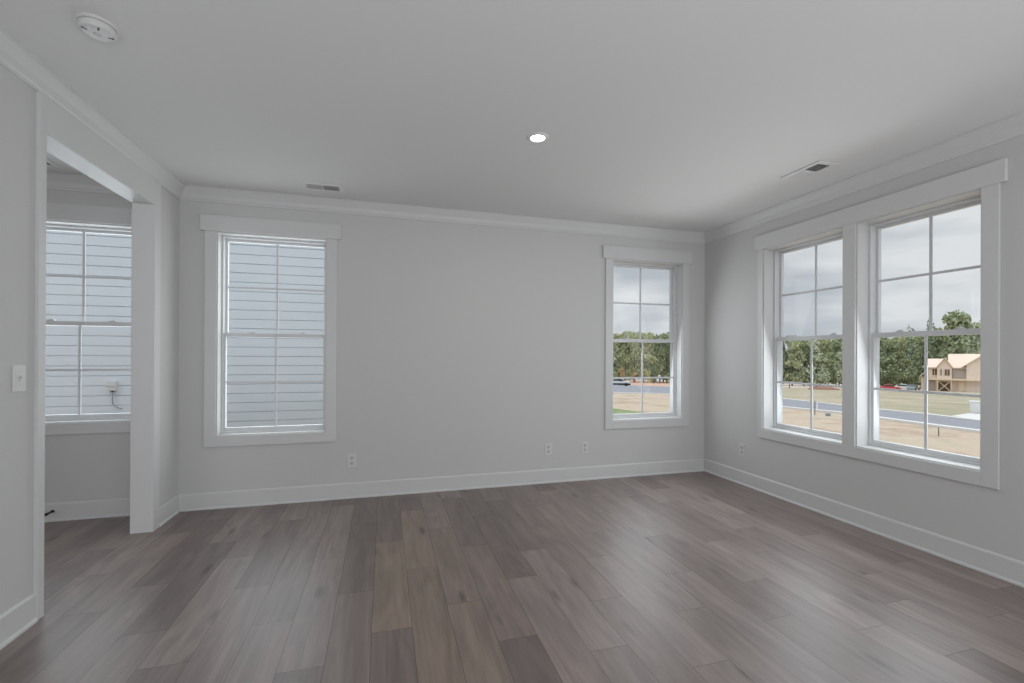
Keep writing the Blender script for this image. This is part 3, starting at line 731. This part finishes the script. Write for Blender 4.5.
# right wing, gable towards us
bm = bmesh.new(); prism(bm, [(X(966.5), Zv(377.5)), (X(966.5), Zv(362)), (X(985), Zv(352)), (X(1003), Zv(362)), (X(1003), Zv(377.5))], (0, -0.8, 0), (0, 0.4, 0), XA, Z)
gr = obj('side_gable', bm, M_OSB, fh)
bm = bmesh.new(); prism(bm, [(X(960.5), Zv(365.4)), (X(985), Zv(351.6)), (X(1006), Zv(363)), (X(1006), Zv(362)), (X(985), Zv(350.4)), (X(960.5), Zv(364.4))], (0, -1.3, 0), (0, 4, 0), XA, Z)
obj('gable_roof', bm, M_LUM, gr)
obj('wrap_panel', B(hb_box(952.5, 967, 365.5, 375.5, -0.15, 0.35)), M_WRAP, fh)
for a, b in ((932.5, 936.8), (940.3, 941.9), (944.8, 949.6)):
    f = obj('window', B(hb_box(a, b, 366.6, 372.6, -1.12 if a > 938 else 0.15, -0.9 if a > 938 else 0.35)), M_VOID, fh)
    obj('mullion', B(hb_box((a + b) / 2 - .25, (a + b) / 2 + .25, 366.6, 372.6, -1.2 if a > 938 else 0.1, -1.1 if a > 938 else 0.2)), M_LUM, f)
obj('beam', B(hb_box(927, 985, 375.6, 377.4, -1.3, 0.3)), M_LUM, fh)
# garage level
obj('garage_opening', B(hb_box(938.5, 950.5, 379.5, base_v + 1, 0.0, 0.35)), M_VOID, fh)
bm = bmesh.new()
tube(bm, [(X(938.5), -.1, Zv(378.5)), (X(950.5), -.1, Zv(base_v))], 0.14, 5); tube(bm, [(X(950.5), -.1, Zv(378.5)), (X(938.5), -.1, Zv(base_v))], 0.14, 5)
obj('cross_brace', bm, M_LUM, fh)
for u in (937.6, 951.2): obj('post', B(hb_box(u - .5, u + .5, 377, base_v + 1, -1.2, -.8)), M_LUM, fh)
obj('sheathing_panel', B(hb_box(958.5, 964.5, 377.6, base_v + 1, -.2, .35)), M_LUM, fh)
obj('wrap_panel', B(hb_box(929, 934.5, 377.6, base_v + 1, -.1, .35)), M_WRAP, fh)
# porch with its own little gable
bm = bmesh.new(); prism(bm, [(X(919.8), Zv(375.2)), (X(924.5), Zv(370.6)), (X(929.2), Zv(375.2)), (X(929.2), Zv(374.2)), (X(924.5), Zv(369.4)), (X(919.8), Zv(374.2))], (0, -1.5, 0), (0, 5, 0), XA, Z)
po = obj('porch_roof', bm, M_OSB2, fh)
obj('porch_wall', B(hb_box(921.5, 928.8, 374.5, base_v + 1, 0.2, 5)), M_OSB, fh)
for u in (922, 928.2): obj('porch_post', B(hb_box(u - .35, u + .35, 374.5, base_v + 1, -1.3, -1.0)), M_LUM, fh)

# ---- small things on the lot
def pin(name, u, vb, vt, r, mat, label, cat, n=6):
    P = ground(u, vb); dp = (P - CAM).dot(h0); h = (vb - vt) / F_PX * dp
    o = tag(empty(name, P), label, cat)
    bm = bmesh.new(); tube(bm, [(0, 0, -.1), (0.01, 0, h * .5), (0, 0, h)], [r, r, r * .8], n)
    obj('shaft', bm, mat, o); return o, h
M_STAKE = pmat('weathered_stake', (0.20, 0.19, 0.16), 0.9, 0.1, noise=0.2, nscale=5)
o, h = pin('survey_stake', 938.5, 435.5, 427.3, 0.025, M_STAKE, 'dark survey stake in the dirt before the near kerb', 'stake')
obj('flag', B((-0.005, 0.06, -0.004, 0.004, h - 0.07, h)), M_WHITEP, o)
o, h = pin('dark_post', 814.8, 414.5, 401.5, 0.03, M_STAKE, 'dark post at the near kerb behind the grille bar', 'post'); obj('post_cap', B((-.036, .036, -.036, .036, h, h + .04)), M_STAKE, o)
o, h = pin('white_post', 817, 410.5, 402, 0.05, M_WHITEP, 'white utility post standing beside the dark post', 'post'); obj('post_cap', B((-.06, .06, -.06, .06, h, h + .04)), M_WHITEP, o)
o, h = pin('sign_post', 659.3, 384.3, 376.5, 0.09, M_STAKE, 'thin sign post with white plate on the red clay', 'sign'); obj('plate', B((-.4, .4, -.05, .05, h - .3, h + .55)), M_WHITEP, o, bevel=0.02)
o, h = pin('signpost', 789.5, 388.4, 382.2, 0.12, M_STAKE, 'thin dark post at the gravel drive', 'post'); obj('post_cap', B((-.15, .15, -.15, .15, h, h + .1)), M_STAKE, o)
P = ground(828, 415.5)
db = tag(empty('drain_box', P, (0, 0, 0.6)), 'low grey drain box in the dirt before the near kerb', 'drain box')
db.scale = (.62, .62, .62)
obj('body', B((-.26, .26, -.2, .2, -.1, .22)), M_CABLE, db, bevel=0.02); obj('lid', B((-.3, .3, -.24, .24, .22, .27)), M_BLUEP, db, bevel=0.01)
P = ground(978, 413.8); 
wb = tag(empty('utility_cabinet', P, (0, 0, facing(978))), 'white utility cabinet standing on the grass beside the apron', 'cabinet')
dp = (P - CAM).dot(h0); hh = 12.6 / F_PX * dp
obj('body', B((-.42, .8, -.4, .4, -.05, hh * .94)), M_WHITEP, wb, bevel=0.03); obj('lid', B((-.46, .84, -.44, .44, hh * .94, hh)), M_WHITEP, wb, bevel=0.02)
obj('door', B((-.36, .74, -.42, -.39, .08, hh * .88)), M_WHITEP, wb, bevel=0.01)
# dirt heap
M_HEAP = pmat('brown_heap', (0.30, 0.17, 0.13), 0.95, 0.05, noise=0.25, nscale=1.2)
P = out_at(824, 108); bm = bmesh.new(); bmesh.ops.create_icosphere(bm, subdivisions=4, radius=1)
rr = random.Random(5)
for v in bm.verts:
    k = 1 + 0.16 * sin(v.co.x * 7 + 1) * cos(v.co.y * 6) + 0.07 * sin(v.co.x * 19 + v.co.y * 13)
    v.co = Vector((v.co.x * 3.2, v.co.y * 1.6, max(-.1, v.co.z * 0.75 * k)))
o = tag(obj('dirt_heap', bm, M_HEAP, smooth=True), 'low brown dirt heap on the gravel drive', 'dirt heap'); o.location = P; o.rotation_euler = (0, 0, facing(824))
